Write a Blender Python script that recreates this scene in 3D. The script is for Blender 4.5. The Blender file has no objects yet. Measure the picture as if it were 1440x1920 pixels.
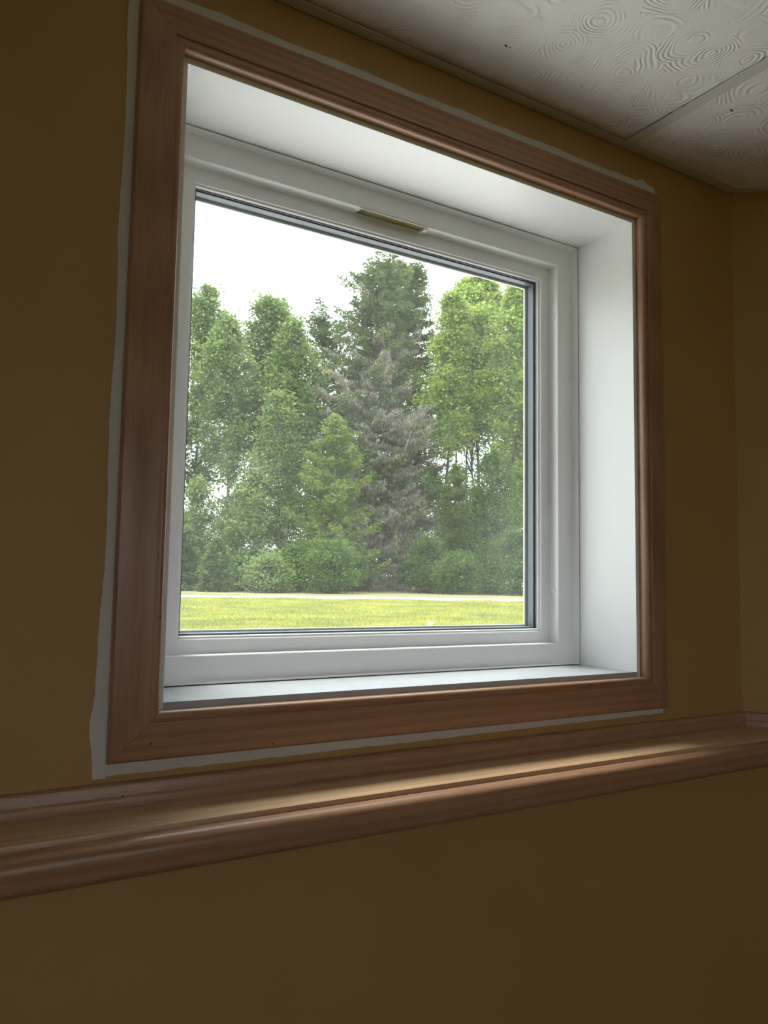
import bpy, bmesh, math, random
import numpy as np
from mathutils import Vector, Matrix

# ------------------------------------------------------------------ camera, sky, sun, exposure
sc = bpy.context.scene
col = sc.collection
F_PX = 1514.86
YAW, PITCH, ROLL = 0.5542, 0.0876, 0.0159
CAM = Vector((-0.3115, -1.0251, 0.1544))
FW = Vector((math.sin(YAW)*math.cos(PITCH), math.cos(YAW)*math.cos(PITCH), math.sin(PITCH)))
RT0 = Vector((math.cos(YAW), -math.sin(YAW), 0))
UP0 = RT0.cross(FW)
RT = math.cos(ROLL)*RT0 + math.sin(ROLL)*UP0
UP = -math.sin(ROLL)*RT0 + math.cos(ROLL)*UP0
cd = bpy.data.cameras.new('camera')
cam = bpy.data.objects.new('camera', cd); col.objects.link(cam)
cd.sensor_fit = 'VERTICAL'; cd.sensor_height = 36.0; cd.lens = F_PX/1920*36.0
cd.clip_start = 0.02; cd.clip_end = 600
m = Matrix((RT, UP, -FW)).transposed().to_4x4(); m.translation = CAM
cam.matrix_world = m
sc.camera = cam

SKY = 2.7
world = bpy.data.worlds.new('World'); sc.world = world; world.use_nodes = True
wb = world.node_tree.nodes['Background']
wb.inputs[0].default_value = (0.93, 0.97, 1.0, 1)
wb.inputs[1].default_value = SKY     # even white overcast
sd = bpy.data.lights.new('sun', 'SUN'); sd.energy = 5.0; sd.angle = math.radians(24); sd.color = (1, 0.97, 0.92)   # sun glowing through thin cloud
sun = bpy.data.objects.new('sun', sd); col.objects.link(sun)
sun.rotation_euler = Vector((0.04, -0.405, -0.914)).to_track_quat('-Z', 'Y').to_euler()
vs = sc.view_settings
vs.view_transform = 'Standard'; vs.look = 'None'; vs.gamma = 1.0; vs.use_curve_mapping = False; vs.exposure = 0.58
sc.cycles.max_bounces = 14; sc.cycles.diffuse_bounces = 8; sc.cycles.glossy_bounces = 4
sc.cycles.transparent_max_bounces = 16; sc.cycles.transmission_bounces = 6
sc.cycles.caustics_reflective = False; sc.cycles.caustics_refractive = False
sc.cycles.sample_clamp_indirect = 6.0

# ------------------------------------------------------------------ helpers
def tag(o, label=None, cat=None, group=None, kind=None):
    if label: o['label'] = label
    if cat: o['category'] = cat
    if group: o['group'] = group
    if kind: o['kind'] = kind
    return o

def link(name, me, mat=None, parent=None):
    o = bpy.data.objects.new(name, me); col.objects.link(o)
    if mat is not None and me is not None and not me.materials: me.materials.append(mat)
    if parent is not None: o.parent = parent
    return o

def empty(name, loc=(0, 0, 0)):
    o = bpy.data.objects.new(name, None); col.objects.link(o); o.location = loc
    o.empty_display_size = 0.1
    return o

def mesh_np(name, V, Fq, smooth=False):
    V = np.ascontiguousarray(V, dtype=np.float32); Fq = np.ascontiguousarray(Fq, dtype=np.int32)
    me = bpy.data.meshes.new(name); n, k = Fq.shape
    me.vertices.add(len(V)); me.vertices.foreach_set('co', V.ravel())
    me.loops.add(n*k); me.loops.foreach_set('vertex_index', Fq.ravel())
    me.polygons.add(n); me.polygons.foreach_set('loop_start', np.arange(n, dtype=np.int32)*k)
    if smooth: me.polygons.foreach_set('use_smooth', np.ones(n, dtype=bool))
    me.update(calc_edges=True)
    return me

def mesh_py(name, V, Fs, smooth_deg=None):
    me = bpy.data.meshes.new(name); me.from_pydata([tuple(v) for v in V], [], Fs)
    bm = bmesh.new(); bm.from_mesh(me); bmesh.ops.recalc_face_normals(bm, faces=bm.faces); bm.to_mesh(me); bm.free()
    if smooth_deg: me.shade_smooth() if False else sharp(me, smooth_deg)
    return me

def sharp(me, deg):
    bm = bmesh.new(); bm.from_mesh(me); c = math.radians(deg)
    for f in bm.faces: f.smooth = True
    for e in bm.edges:
        e.smooth = not (len(e.link_faces) != 2 or e.calc_face_angle(0) > c)
    bm.to_mesh(me); bm.free()

BOXF = [(0, 1, 3, 2), (4, 6, 7, 5), (0, 4, 5, 1), (2, 3, 7, 6), (0, 2, 6, 4), (1, 5, 7, 3)]
def boxes(name, bl, mat=None, parent=None, bevel=0.0):
    V, Fs = [], []
    for (x0, y0, z0, x1, y1, z1) in bl:
        b = len(V)
        V += [(x, y, z) for x in (x0, x1) for y in (y0, y1) for z in (z0, z1)]
        Fs += [tuple(i+b for i in f) for f in BOXF]
    me = mesh_py(name, V, Fs)
    if bevel:
        bm = bmesh.new(); bm.from_mesh(me)
        bmesh.ops.bevel(bm, geom=list(bm.edges), offset=bevel, segments=2, profile=0.5, affect='EDGES')
        bm.to_mesh(me); bm.free(); sharp(me, 35)
    return link(name, me, mat, parent)

def sweep(name, rings, mat=None, parent=None, smooth=28, caps=True):
    """rings: list of closed cross-sections, each a list of points (same count)"""
    n = len(rings[0]); V = [p for r in rings for p in r]; Fs = []
    for i in range(len(rings)-1):
        for j in range(n):
            Fs.append((i*n+j, i*n+(j+1) % n, (i+1)*n+(j+1) % n, (i+1)*n+j))
    if caps:
        Fs.append(tuple(range(n))); Fs.append(tuple((len(rings)-1)*n+j for j in reversed(range(n))))
    return link(name, mesh_py(name, V, Fs, smooth), mat, parent)

# ------------------------------------------------------------------ materials
def nodemat(name):
    mt = bpy.data.materials.new(name); mt.use_nodes = True
    nt = mt.node_tree; return mt, nt, nt.nodes, nt.links, nt.nodes['Principled BSDF']

def ramp(nd, stops):
    r = nd.new('ShaderNodeValToRGB'); el = r.color_ramp.elements
    while len(el) < len(stops): el.new(0.5)
    for e, (p, c) in zip(el, stops): e.position = p; e.color = (*c, 1)
    return r

def coords(nd, lk, scale=(1, 1, 1), kind='Object'):
    tc = nd.new('ShaderNodeTexCoord'); mp = nd.new('ShaderNodeMapping'); mp.inputs['Scale'].default_value = scale
    lk.new(tc.outputs[kind], mp.inputs[0]); return mp

def noise(nd, lk, vec, scale, detail=4, rough=0.5, dist=0.0):
    n = nd.new('ShaderNodeTexNoise'); n.inputs['Scale'].default_value = scale; n.inputs['Detail'].default_value = detail
    n.inputs['Roughness'].default_value = rough; n.inputs['Distortion'].default_value = dist
    lk.new(vec.outputs[0], n.inputs['Vector']); return n

def bump(nd, lk, h, p, strength=0.2, dist=0.002):
    b = nd.new('ShaderNodeBump'); b.inputs['Strength'].default_value = strength; b.inputs['Distance'].default_value = dist
    lk.new(h, b.inputs['Height']); lk.new(b.outputs[0], p.inputs['Normal']); return b

def plain(name, c, rough=0.5, bumpscale=None, bs=0.1, var=0.06, metal=0.0, vscale=6):
    mt, nt, nd, lk, p = nodemat(name)
    mp = coords(nd, lk); n = noise(nd, lk, mp, vscale)
    r = ramp(nd, [(0.3, tuple(x*(1-var) for x in c)), (0.7, tuple(min(1, x*(1+var)) for x in c))])
    lk.new(n.outputs[0], r.inputs[0]); lk.new(r.outputs[0], p.inputs['Base Color'])
    p.inputs['Roughness'].default_value = rough; p.inputs['Metallic'].default_value = metal
    if bumpscale:
        n2 = noise(nd, lk, mp, bumpscale, 3); bump(nd, lk, n2.outputs[0], p, bs, 0.001)
    return mt

def wood(name, axis, c0, c1, c2, rough=0.30):
    """stained softwood, grain running along axis (0 x, 2 z, 3 = along the 45 degree wall)"""
    mt, nt, nd, lk, p = nodemat(name)
    tc = nd.new('ShaderNodeTexCoord'); src = tc.outputs['Object']
    if axis == 3:
        rot = nd.new('ShaderNodeMapping'); rot.inputs['Rotation'].default_value = (0, 0, math.radians(45))
        lk.new(src, rot.inputs[0]); src = rot.outputs[0]
    mp = nd.new('ShaderNodeMapping'); lk.new(src, mp.inputs[0])
    s = [22.0, 22.0, 22.0]; s[0 if axis == 3 else axis] = 1.6
    mp.inputs['Scale'].default_value = s
    big = noise(nd, lk, mp, 1.3, 3, 0.5, 1.2)
    wv = nd.new('ShaderNodeTexWave'); wv.wave_type = 'RINGS'; wv.inputs['Scale'].default_value = 1.1
    wv.inputs['Distortion'].default_value = 6.0; wv.inputs['Detail'].default_value = 3; wv.inputs['Detail Scale'].default_value = 0.8
    lk.new(mp.outputs[0], wv.inputs['Vector'])
    mix = nd.new('ShaderNodeMath'); mix.operation = 'MULTIPLY_ADD'; mix.inputs[1].default_value = 0.35
    lk.new(wv.outputs['Fac'], mix.inputs[0]); sub = nd.new('ShaderNodeMath'); sub.operation = 'MULTIPLY'
    sub.inputs[1].default_value = 0.75; lk.new(big.outputs[0], sub.inputs[0]); lk.new(sub.outputs[0], mix.inputs[2])
    r = ramp(nd, [(0.22, c0), (0.5, c1), (0.78, c2)]); lk.new(mix.outputs[0], r.inputs[0])
    fine = noise(nd, lk, mp, 14, 3, 0.6)
    mx = nd.new('ShaderNodeMix'); mx.data_type = 'RGBA'; mx.blend_type = 'MULTIPLY'; mx.inputs[0].default_value = 0.35
    r2 = ramp(nd, [(0.3, (0.55, 0.5, 0.45)), (0.6, (1, 1, 1))]); lk.new(fine.outputs[0], r2.inputs[0])
    lk.new(r.outputs[0], mx.inputs[6]); lk.new(r2.outputs[0], mx.inputs[7]); lk.new(mx.outputs[2], p.inputs['Base Color'])
    p.inputs['Roughness'].default_value = rough; p.inputs['Specular IOR Level'].default_value = 0.5
    bump(nd, lk, fine.outputs[0], p, 0.08, 0.0006)
    return mt

def leafmat(name, dark, mid, light, trans=0.35):
    mt, nt, nd, lk, p = nodemat(name)
    nd.remove(p); out = nd['Material Output']
    g = nd.new('ShaderNodeNewGeometry')
    r = ramp(nd, [(0.0, dark), (0.5, mid), (1.0, light)]); lk.new(g.outputs['Random Per Island'], r.inputs[0])
    mp = coords(nd, lk); n = noise(nd, lk, mp, 1.5, 3)
    r2 = ramp(nd, [(0.35, (0.70, 0.76, 0.8)), (0.65, (1.2, 1.14, 0.95))]); lk.new(n.outputs[0], r2.inputs[0])
    mx = nd.new('ShaderNodeMix'); mx.data_type = 'RGBA'; mx.blend_type = 'MULTIPLY'; mx.inputs[0].default_value = 1
    lk.new(r.outputs[0], mx.inputs[6]); lk.new(r2.outputs[0], mx.inputs[7])
    d = nd.new('ShaderNodeBsdfDiffuse'); t = nd.new('ShaderNodeBsdfTranslucent'); ms = nd.new('ShaderNodeMixShader')
    ms.inputs[0].default_value = trans
    for s in (d, t): lk.new(mx.outputs[2], s.inputs[0])
    lk.new(d.outputs[0], ms.inputs[1]); lk.new(t.outputs[0], ms.inputs[2]); lk.new(ms.outputs[0], out.inputs[0])
    return mt

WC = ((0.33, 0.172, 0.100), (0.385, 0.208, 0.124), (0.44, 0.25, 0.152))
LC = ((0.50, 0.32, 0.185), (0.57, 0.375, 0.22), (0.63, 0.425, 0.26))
M = {}
M['wall'] = plain('mustard_wall_paint', (0.425, 0.262, 0.092), 0.55, 260, 0.12, 0.03)
M['exterior'] = plain('exterior_siding', (0.55, 0.53, 0.48), 0.7)
M['vinyl'] = plain('white_vinyl', (0.85, 0.855, 0.87), 0.32, None, 0, 0.015)
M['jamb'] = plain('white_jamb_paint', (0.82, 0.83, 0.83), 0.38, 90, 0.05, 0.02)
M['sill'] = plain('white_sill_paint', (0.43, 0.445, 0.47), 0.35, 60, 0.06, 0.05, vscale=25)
M['spacer'] = plain('grey_glazing_spacer', (0.150, 0.172, 0.195), 0.45, None, 0, 0.05)
M['gasket'] = plain('dark_gasket', (0.11, 0.12, 0.13), 0.5)
M['primer'] = plain('unpainted_caulk', (0.60, 0.585, 0.56), 0.7, 120, 0.2, 0.06)
M['wood_x'] = wood('stained_pine_horizontal', 0, *WC); M['wood_z'] = wood('stained_pine_vertical', 2, *WC)
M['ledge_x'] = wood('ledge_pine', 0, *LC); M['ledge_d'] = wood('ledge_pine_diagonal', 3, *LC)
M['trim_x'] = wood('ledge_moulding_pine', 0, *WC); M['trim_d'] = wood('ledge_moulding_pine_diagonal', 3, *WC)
M['hole'] = plain('dark_nail_hole', (0.015, 0.01, 0.008), 0.9)
M['grid'] = plain('ceiling_grid_metal', (0.66, 0.64, 0.60), 0.45)
M['floor'] = plain('floor_carpet', (0.34, 0.28, 0.21), 0.9, 300, 0.4, 0.15)
M['stain'] = plain('brown_speck', (0.10, 0.085, 0.07), 0.9)

def tile_mat():
    mt, nt, nd, lk, p = nodemat('swirled_ceiling_tile')
    tc = nd.new('ShaderNodeTexCoord'); nz = nd.new('ShaderNodeTexNoise'); nz.inputs['Scale'].default_value = 7
    nz.inputs['Detail'].default_value = 2; lk.new(tc.outputs['Object'], nz.inputs['Vector'])
    ad = nd.new('ShaderNodeMixRGB'); ad.blend_type = 'LINEAR_LIGHT'; ad.inputs[0].default_value = 0.034
    lk.new(tc.outputs['Object'], ad.inputs[1]); lk.new(nz.outputs['Color'], ad.inputs[2])
    vo = nd.new('ShaderNodeTexVoronoi'); vo.feature = 'F1'; vo.inputs['Scale'].default_value = 12.0
    lk.new(ad.outputs[0], vo.inputs['Vector'])
    mu = nd.new('ShaderNodeMath'); mu.operation = 'MULTIPLY'; mu.inputs[1].default_value = 78.0
    lk.new(vo.outputs['Distance'], mu.inputs[0])
    si = nd.new('ShaderNodeMath'); si.operation = 'SINE'; lk.new(mu.outputs[0], si.inputs[0])
    # ridges come and go, as where the comb lifted off
    n2 = nd.new('ShaderNodeTexNoise'); n2.inputs['Scale'].default_value = 21; n2.inputs['Detail'].default_value = 3
    lk.new(tc.outputs['Object'], n2.inputs['Vector'])
    rr = ramp(nd, [(0.44, (0, 0, 0)), (0.58, (1, 1, 1))]); lk.new(n2.outputs[0], rr.inputs[0])
    pr = nd.new('ShaderNodeMath'); pr.operation = 'MULTIPLY'; lk.new(si.outputs[0], pr.inputs[0]); lk.new(rr.outputs[0], pr.inputs[1])
    bump(nd, lk, pr.outputs[0], p, 0.5, 0.0016)
    p.inputs['Base Color'].default_value = (0.87, 0.85, 0.81, 1); p.inputs['Roughness'].default_value = 0.6
    return mt
M['tile'] = tile_mat()

def glass_mat(name, haze):
    mt, nt, nd, lk, p = nodemat(name); nd.remove(p); out = nd['Material Output']
    tr = nd.new('ShaderNodeBsdfTransparent'); tr.inputs[0].default_value = (0.97, 0.985, 0.98, 1)
    gl = nd.new('ShaderNodeBsdfGlossy'); gl.inputs['Roughness'].default_value = 0.0
    lw_ = nd.new('ShaderNodeLayerWeight'); lw_.inputs[0].default_value = 0.5
    pw = nd.new('ShaderNodeMath'); pw.operation = 'POWER'; pw.inputs[1].default_value = 5.0; lk.new(lw_.outputs['Facing'], pw.inputs[0])
    fr = nd.new('ShaderNodeMath'); fr.operation = 'MULTIPLY_ADD'; fr.inputs[1].default_value = 0.96; fr.inputs[2].default_value = 0.02; lk.new(pw.outputs[0], fr.inputs[0])
    mg = nd.new('ShaderNodeMixShader'); lk.new(fr.outputs[0], mg.inputs[0]); lk.new(tr.outputs[0], mg.inputs[1]); lk.new(gl.outputs[0], mg.inputs[2])
    # dust film: a thin scattering layer of uneven density
    tl = nd.new('ShaderNodeBsdfTranslucent'); tl.inputs[0].default_value = (0.9, 0.92, 0.95, 1)
    mp = coords(nd, lk); n = noise(nd, lk, mp, 5, 4, 0.6)
    r = nd.new('ShaderNodeMapRange'); r.inputs[1].default_value = 0.3; r.inputs[2].default_value = 0.8
    r.inputs[3].default_value = haze*0.6; r.inputs[4].default_value = haze*1.6; lk.new(n.outputs[0], r.inputs[0])
    mh = nd.new('ShaderNodeMixShader'); lk.new(r.outputs[0], mh.inputs[0]); lk.new(mg.outputs[0], mh.inputs[1]); lk.new(tl.outputs[0], mh.inputs[2])
    lk.new(mh.outputs[0], out.inputs[0]); return mt
M['glass'] = glass_mat('window_glass', 0.002); M['glass_dusty'] = glass_mat('dusty_window_glass', 0.012)

# ------------------------------------------------------------------ room shell
W, H = 0.8714, 0.85                 # clear opening of the window between the white jambs
XL, YB, ZF, ZC = -2.7, -4.2, -1.25, 0.992
XC = 1.18                            # corner where the wall turns 45 degrees
S45 = math.sqrt(0.5); LD = 1.25
XR, YR = XC + LD*S45, -LD*S45
JT = 0.016                           # jamb thickness
KD = 0.10                            # knee wall stands this far in front of the upper wall

def panel(u0, u1, z0, z1, holes, fn):
    """rectangular cells round the holes -> list of boxes via fn(u0,z0,u1,z1)"""
    us = sorted({u0, u1, *[h[0] for h in holes], *[h[2] for h in holes]}); zs = sorted({z0, z1, *[h[1] for h in holes], *[h[3] for h in holes]})
    out = []
    for a, b in zip(us, us[1:]):
        for c, d in zip(zs, zs[1:]):
            if any(a >= h[0]-1e-6 and b <= h[2]+1e-6 and c >= h[1]-1e-6 and d <= h[3]+1e-6 for h in holes): continue
            out.append(fn(a, c, b, d))
    return out

wf = boxes('wall_front', panel(XL-0.2, XC+0.10, ZF-0.2, 1.30, [(-JT, -JT, W+JT, H+JT)], lambda a, c, b, d: (a, 0, c, b, 0.27, d)), M['wall'])
tag(wf, 'mustard yellow painted wall around the window', 'wall', kind='structure')
kw = boxes('wall_knee', [(XL, -KD, ZF, XC-KD*math.tan(math.pi/8), 0.0, -0.1255)], M['wall'])
tag(kw, 'mustard yellow lower wall standing forward below the wooden ledge', 'wall', kind='structure')

def along45(d, s, z):               # d off the angled wall into the room, s along it from the corner
    return (XC + s*S45 - d*S45, -s*S45 - d*S45, z)
def prism45(name, d0, d1, s0, s1, z0, z1, mat):
    V = [along45(d, s, z) for d in (d0, d1) for s in (s0, s1) for z in (z0, z1)]
    return link(name, mesh_py(name, V, BOXF), mat)
wr = prism45('wall_right', 0.0, -0.2, -0.05, LD+0.1, ZF-0.2, 1.3, M['wall'])
tag(wr, 'mustard yellow wall turning away at an angle from the window wall', 'wall', kind='structure')
t8 = math.tan(math.pi/8)
kr = link('wall_knee_right', mesh_py('wall_knee_right', [along45(*q) for q in
     [(0, 0, ZF), (0, 0, -0.1255), (0, LD, ZF), (0, LD, -0.1255), (KD, KD*t8, ZF), (KD, KD*t8, -0.1255), (KD, LD, ZF), (KD, LD, -0.1255)]], BOXF), M['wall'])
tag(kr, 'mustard yellow lower wall below the ledge of the angled wall', 'wall', kind='structure')
we = boxes('wall_end', [(XR, YB-0.2, ZF-0.2, XR+0.2, YR+0.02, 1.3)], M['wall'])
tag(we, 'mustard yellow side wall of the room beyond the angled wall', 'wall', kind='structure')
LW = [(-2.6, -0.02, -1.7, 0.80)]
wl = boxes('wall_left', panel(YB-0.2, 0.0, ZF-0.2, 1.3, LW, lambda a, c, b, d: (XL-0.2, a, c, XL, b, d)), M['wall'])
tag(wl, 'mustard yellow side wall with an added fill-light window', 'wall', kind='structure')
BW = [(-1.9, -0.02, -0.9, 0.80), (0.3, -0.02, 1.3, 0.80)]
wbk = boxes('wall_back', panel(XL, XR, ZF-0.2, 1.3, BW, lambda a, c, b, d: (a, YB-0.2, c, b, YB, d)), M['wall'])
tag(wbk, 'mustard yellow rear wall with two added fill-light windows', 'wall', kind='structure')
fl = boxes('floor', [(XL-0.2, YB-0.2, ZF-0.2, XR+0.2, 0.27, ZF)], M['floor'])
tag(fl, 'brown carpeted floor of the room', 'floor', kind='structure')

# ceiling: hidden deck, grid bars, wall angles and lay-in tiles
ce = empty('ceiling', (0, 0, ZC)); tag(ce, 'suspended ceiling of swirled white tiles in a metal grid', 'ceiling', kind='structure')
def cpart(name, bl, mat, bevel=0):
    return boxes(name, [(a, b, c-ZC, d, e, f-ZC) for a, b, c, d, e, f in bl], mat, ce, bevel)
cpart('ceiling_deck', [(XL-0.2, YB-0.2, 1.10, XR+0.3, 0.27, 1.32)], M['grid'])
AW = 0.0205
cpart('wall_angle', [(XL, -AW, ZC, XC-AW*t8, 0, ZC+0.0012), (XL, -0.0012, ZC, XC, 0, ZC+0.022)], M['grid'])
o = link('wall_angle', mesh_py('wall_angle', [(v[0], v[1], v[2]) for v in (along45(*q) for q in
     [(0, 0, 0), (0, 0, 0.0012), (0, LD, 0), (0, LD, 0.0012), (AW, AW*t8, 0), (AW, AW*t8, 0.0012), (AW, LD, 0), (AW, LD, 0.0012)])], BOXF), M['grid'], ce)
TB = 0.024; X0 = 0.8445
bars = [X0 + k*1.22 for k in (-2, -1, 0)]
for bx in bars:
    cpart('grid_bar', [(bx-TB/2, YB, ZC, bx+TB/2, -AW-0.0002, ZC+0.0015), (bx-0.001, YB, ZC+0.0015, bx+0.001, -AW, ZC+0.03)], M['grid'])
yrows = [-AW/2 - 0.012 - k*0.61 for k in range(8)]
for yb in yrows[1:]:
    if yb < YB+0.05: break
    edges = [XL] + bars + [XR+0.9]
    for a, b in zip(edges, edges[1:]):
        lim = XR if b > XR else b-TB/2
        if a+TB/2 < lim: cpart('cross_bar', [(a+TB/2, yb-TB/2, ZC, lim, yb+TB/2, ZC+0.0014)], M['grid'])
ex = [XL] + bars + [bars[-1]+1.22]
ti = 0
for a, b in zip(ex, ex[1:]):
    for j, yt in enumerate(yrows):
        y1 = -0.004 if j == 0 else yt-0.002; y0 = max(yt-0.61+0.002, YB)
        if y1 <= YB+0.02: break
        dz = 0.0055 if (j == 0 and b <= bars[-1]+0.01) else 0.0017
        xa, xb = a+0.003, b-0.003
        if b > bars[-1]+0.1 and j == 0:
            # first tile is cut to follow the angled wall
            P = [(xa, y1), (XC-0.006, y1), (XC-0.006+0.60, -0.61), (XC-0.006+0.60, y0), (xa, y0)]
            V = [(x, y, z) for z in (dz, dz+0.015) for x, y in P]; n = len(P)
            Fs = [tuple(range(n)), tuple(range(2*n-1, n-1, -1))] + [(i, (i+1) % n, n+(i+1) % n, n+i) for i in range(n)]
            link('ceiling_tile', mesh_py('ceiling_tile', V, Fs), M['tile'], ce)
        else:
            cpart('ceiling_tile', [(xa, y0, ZC+dz, min(xb, XR), y1, ZC+dz+0.015)], M['tile'])

def blob(name, c, ax, ay, r, n, mat, parent, seed, thick=0.0004):
    rg = random.Random(seed); c = Vector(c); ax = Vector(ax); ay = Vector(ay); nn = ax.cross(ay).normalized()
    R = [r*(0.7+0.6*rg.random()) for _ in range(n)]
    ring = [c + ax*R[i]*math.cos(2*math.pi*i/n) + ay*R[i]*math.sin(2*math.pi*i/n) for i in range(n)]
    V = ring + [p*0.0 + (c + (p-c)*0.6 + nn*thick) for p in ring]
    Fs = [(i, (i+1) % n, n+(i+1) % n, n+i) for i in range(n)] + [tuple(range(n, 2*n))]
    return link(name, mesh_py(name, V, Fs), mat, parent)

def ray(px, py): return FW + RT*((px-720)/F_PX) - UP*((py-960)/F_PX)
def on_plane(px, py, axis, val):
    d = ray(px, py); return CAM + d*((val-CAM[axis])/d[axis])
for k, (px, py, r) in enumerate([(949, 86, 0.0035), (956, 89, 0.0018), (1372, 207, 0.0045), (1090, 162, 0.0015)]):
    q = on_plane(px, py, 2, ZC+(0.0017 if px > 1300 else 0.0055))
    blob('stain_speck', (q.x, q.y, q.z-ZC-0.0001), (1, 0.3, 0), (0.2, -0.6, 0), r, 9, M['stain'], ce, 40+k)

# ------------------------------------------------------------------ the window
win = empty('window_1', (0, 0, 0)); tag(win, 'white vinyl window with one fixed pane in a deep white reveal', 'window', kind='structure')
D0, D1, D2 = 0.1395, 0.157, 0.181
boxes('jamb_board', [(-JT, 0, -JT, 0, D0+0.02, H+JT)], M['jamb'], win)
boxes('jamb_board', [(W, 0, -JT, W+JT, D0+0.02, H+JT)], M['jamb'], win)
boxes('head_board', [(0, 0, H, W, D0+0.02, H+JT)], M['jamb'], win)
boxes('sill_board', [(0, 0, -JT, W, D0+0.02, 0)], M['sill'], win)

def frame_ring(name, prof, mat, parent, marg=(0, 0, 0, 0), smooth=25):
    """prof: closed list of (o, y); o = inset from opening edge. marg: extra inset left,right,bottom,top. Four mitred rails."""
    l, r, b, t = marg
    cor = [lambda o: (l+o, b+o), lambda o: (W-r-o, b+o), lambda o: (W-r-o, H-t-o), lambda o: (l+o, H-t-o)]
    nm = ['_rail', '_stile', '_rail', '_stile']
    out = []
    for k in range(4):
        A, B = cor[k], cor[(k+1) % 4]
        ra = [(A(o)[0], y, A(o)[1]) for o, y in prof]; rb = [(B(o)[0], y, B(o)[1]) for o, y in prof]
        out.append(sweep(name+nm[k], [ra, rb], mat, parent, smooth))
    return out
e = 0.0012
frame_ring('frame', [(-0.012, D0+0.0205), (0.0015, D0+0.0205), (0.0015, D0+0.0015), (0.0035, D0+0.0015), (0.0045, D1-e), (0.006, D1), (0.042-e, D1), (0.042, D1+e),
                     (0.043, D2+0.004), (0.046, D2+0.004), (0.046, 0.245), (-0.012, 0.245)], M['vinyl'], win)
# thin raised lip line where frame meets the jamb
SM = (0.0245, 0.0175, 0.0165, 0.0200)      # sash inset: left, right, bottom, top
frame_ring('sash', [(0.0185-0.02, D2), (0.0465, D2), (0.0480, D2+0.0012), (0.0485, D2+0.004), (0.0515, D2+0.0050), (0.0530, D2+0.009), (0.0530, 0.1905), (0.0400, 0.1905), (0.0400, 0.2205), (0.0185-0.02, 0.2205)], M['vinyl'], win, SM)
frame_ring('gasket', [(0.0515, 0.1907), (0.0545, 0.1907), (0.0545, 0.1922), (0.0515, 0.1922)], M['gasket'], win, SM)
frame_ring('spacer', [(0.0500, 0.1965), (0.0555, 0.1965), (0.0565, 0.2045), (0.0555, 0.2125), (0.0500, 0.2125)], M['spacer'], win, SM)
frame_ring('outer_bead', [(0.0390, 0.2168), (0.0590, 0.2168), (0.0602, 0.2178), (0.0602, 0.2205), (0.0390, 0.2205)], M['vinyl'], win, SM)
def pane(name, y0, y1, mat):
    l, r, b, t = SM
    return boxes(name, [(l+0.049, y0, b+0.049, W-r-0.049, y1, H-t-0.049)], mat, win)
pane('pane', 0.1925, 0.1960, M['glass']); pane('pane', 0.2130, 0.2165, M['glass_dusty'])

# label slot in the underside of the frame head
zl = H-0.0425
boxes('label_slot_rim', [(0.362, 0.1575, zl-0.0015, 0.506, 0.1590, zl), (0.362, 0.1785, zl-0.0015, 0.506, 0.1800, zl),
                         (0.362, 0.1590, zl-0.0015, 0.3640, 0.1785, zl)], M['vinyl'], win)
def label_mat():
    mt, nt, nd, lk, p = nodemat('olive_label_film'); mp = coords(nd, lk, (40, 300, 40)); n = noise(nd, lk, mp, 2.0, 4, 0.7)
    r = ramp(nd, [(0.3, (0.16, 0.14, 0.05)), (0.5, (0.34, 0.30, 0.12)), (0.7, (0.48, 0.45, 0.25))]); lk.new(n.outputs[0], r.inputs[0])
    lk.new(r.outputs[0], p.inputs['Base Color']); p.inputs['Roughness'].default_value = 0.3; p.inputs['Metallic'].default_value = 0.4
    return mt
M['label'] = label_mat()
boxes('label_film', [(0.3640, 0.1590, zl-0.0008, 0.500, 0.1785, zl-0.0001)], M['label'], win)
boxes('label_slot_clip', [(0.500, 0.1575, zl-0.0060, 0.5025, 0.1800, zl), (0.5025, 0.1590, zl-0.0045, 0.507, 0.1610, zl), (0.5045, 0.1610, zl-0.006, 0.5065, 0.1700, zl)], M['vinyl'], win)
for k in range(3):
    boxes('label_bar', [(0.3665+k*0.0032, 0.1595, zl-0.0011, 0.3677+k*0.0032, 0.178, zl-0.0008)], M['gasket'], win)
# round screw caps in the frame's side
for z in (0.7005, 0.1453):
    n = 14; c = Vector((W-0.0424, 0.1700, z)); V = []
    for (rr, hh) in ((0.0052, 0), (0.0050, 0.0012), (0.0036, 0.0020)):
        V += [(c.x-hh, c.y+rr*math.cos(2*math.pi*i/n), c.z+rr*math.sin(2*math.pi*i/n)) for i in range(n)]
    Fs = [(q*n+i, q*n+(i+1) % n, (q+1)*n+(i+1) % n, (q+1)*n+i) for q in range(2) for i in range(n)] + [tuple(range(2*n, 3*n))]
    link('screw_cap', mesh_py('screw_cap', V, Fs, 40), M['vinyl'], win)

# dust and a stuck thread on the glass
rg = np.random.default_rng(5)
def dust():
    pts = []
    for _ in range(230): pts.append((rg.uniform(0.10, 0.78), rg.uniform(0.09, 0.60), rg.uniform(0.00022, 0.00050)))
    for _ in range(330):
        q = on_plane(rg.normal(625, 62), rg.normal(945, 75), 1, 0.2168); pts.append((q.x, q.z, rg.uniform(0.00022, 0.00052)))
    V, Fs = [], []
    for x, z, r in pts:
        if not (0.10 < x < 0.77 and 0.09 < z < 0.76): continue
        b = len(V); V += [(x+r*math.cos(a), 0.2172, z+r*math.sin(a)) for a in (0, 1.05, 2.1, 3.14, 4.2, 5.2)] + [(x, 0.2166, z)]
        Fs += [(b+i, b+(i+1) % 6, b+6) for i in range(6)]
    o = link('dust_specks', mesh_py('dust_specks', V, Fs), M['primer_white'], win); o['kind'] = 'stuff'
M['primer_white'] = plain('white_dust', (0.9, 0.9, 0.88), 0.8)
dust()
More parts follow.
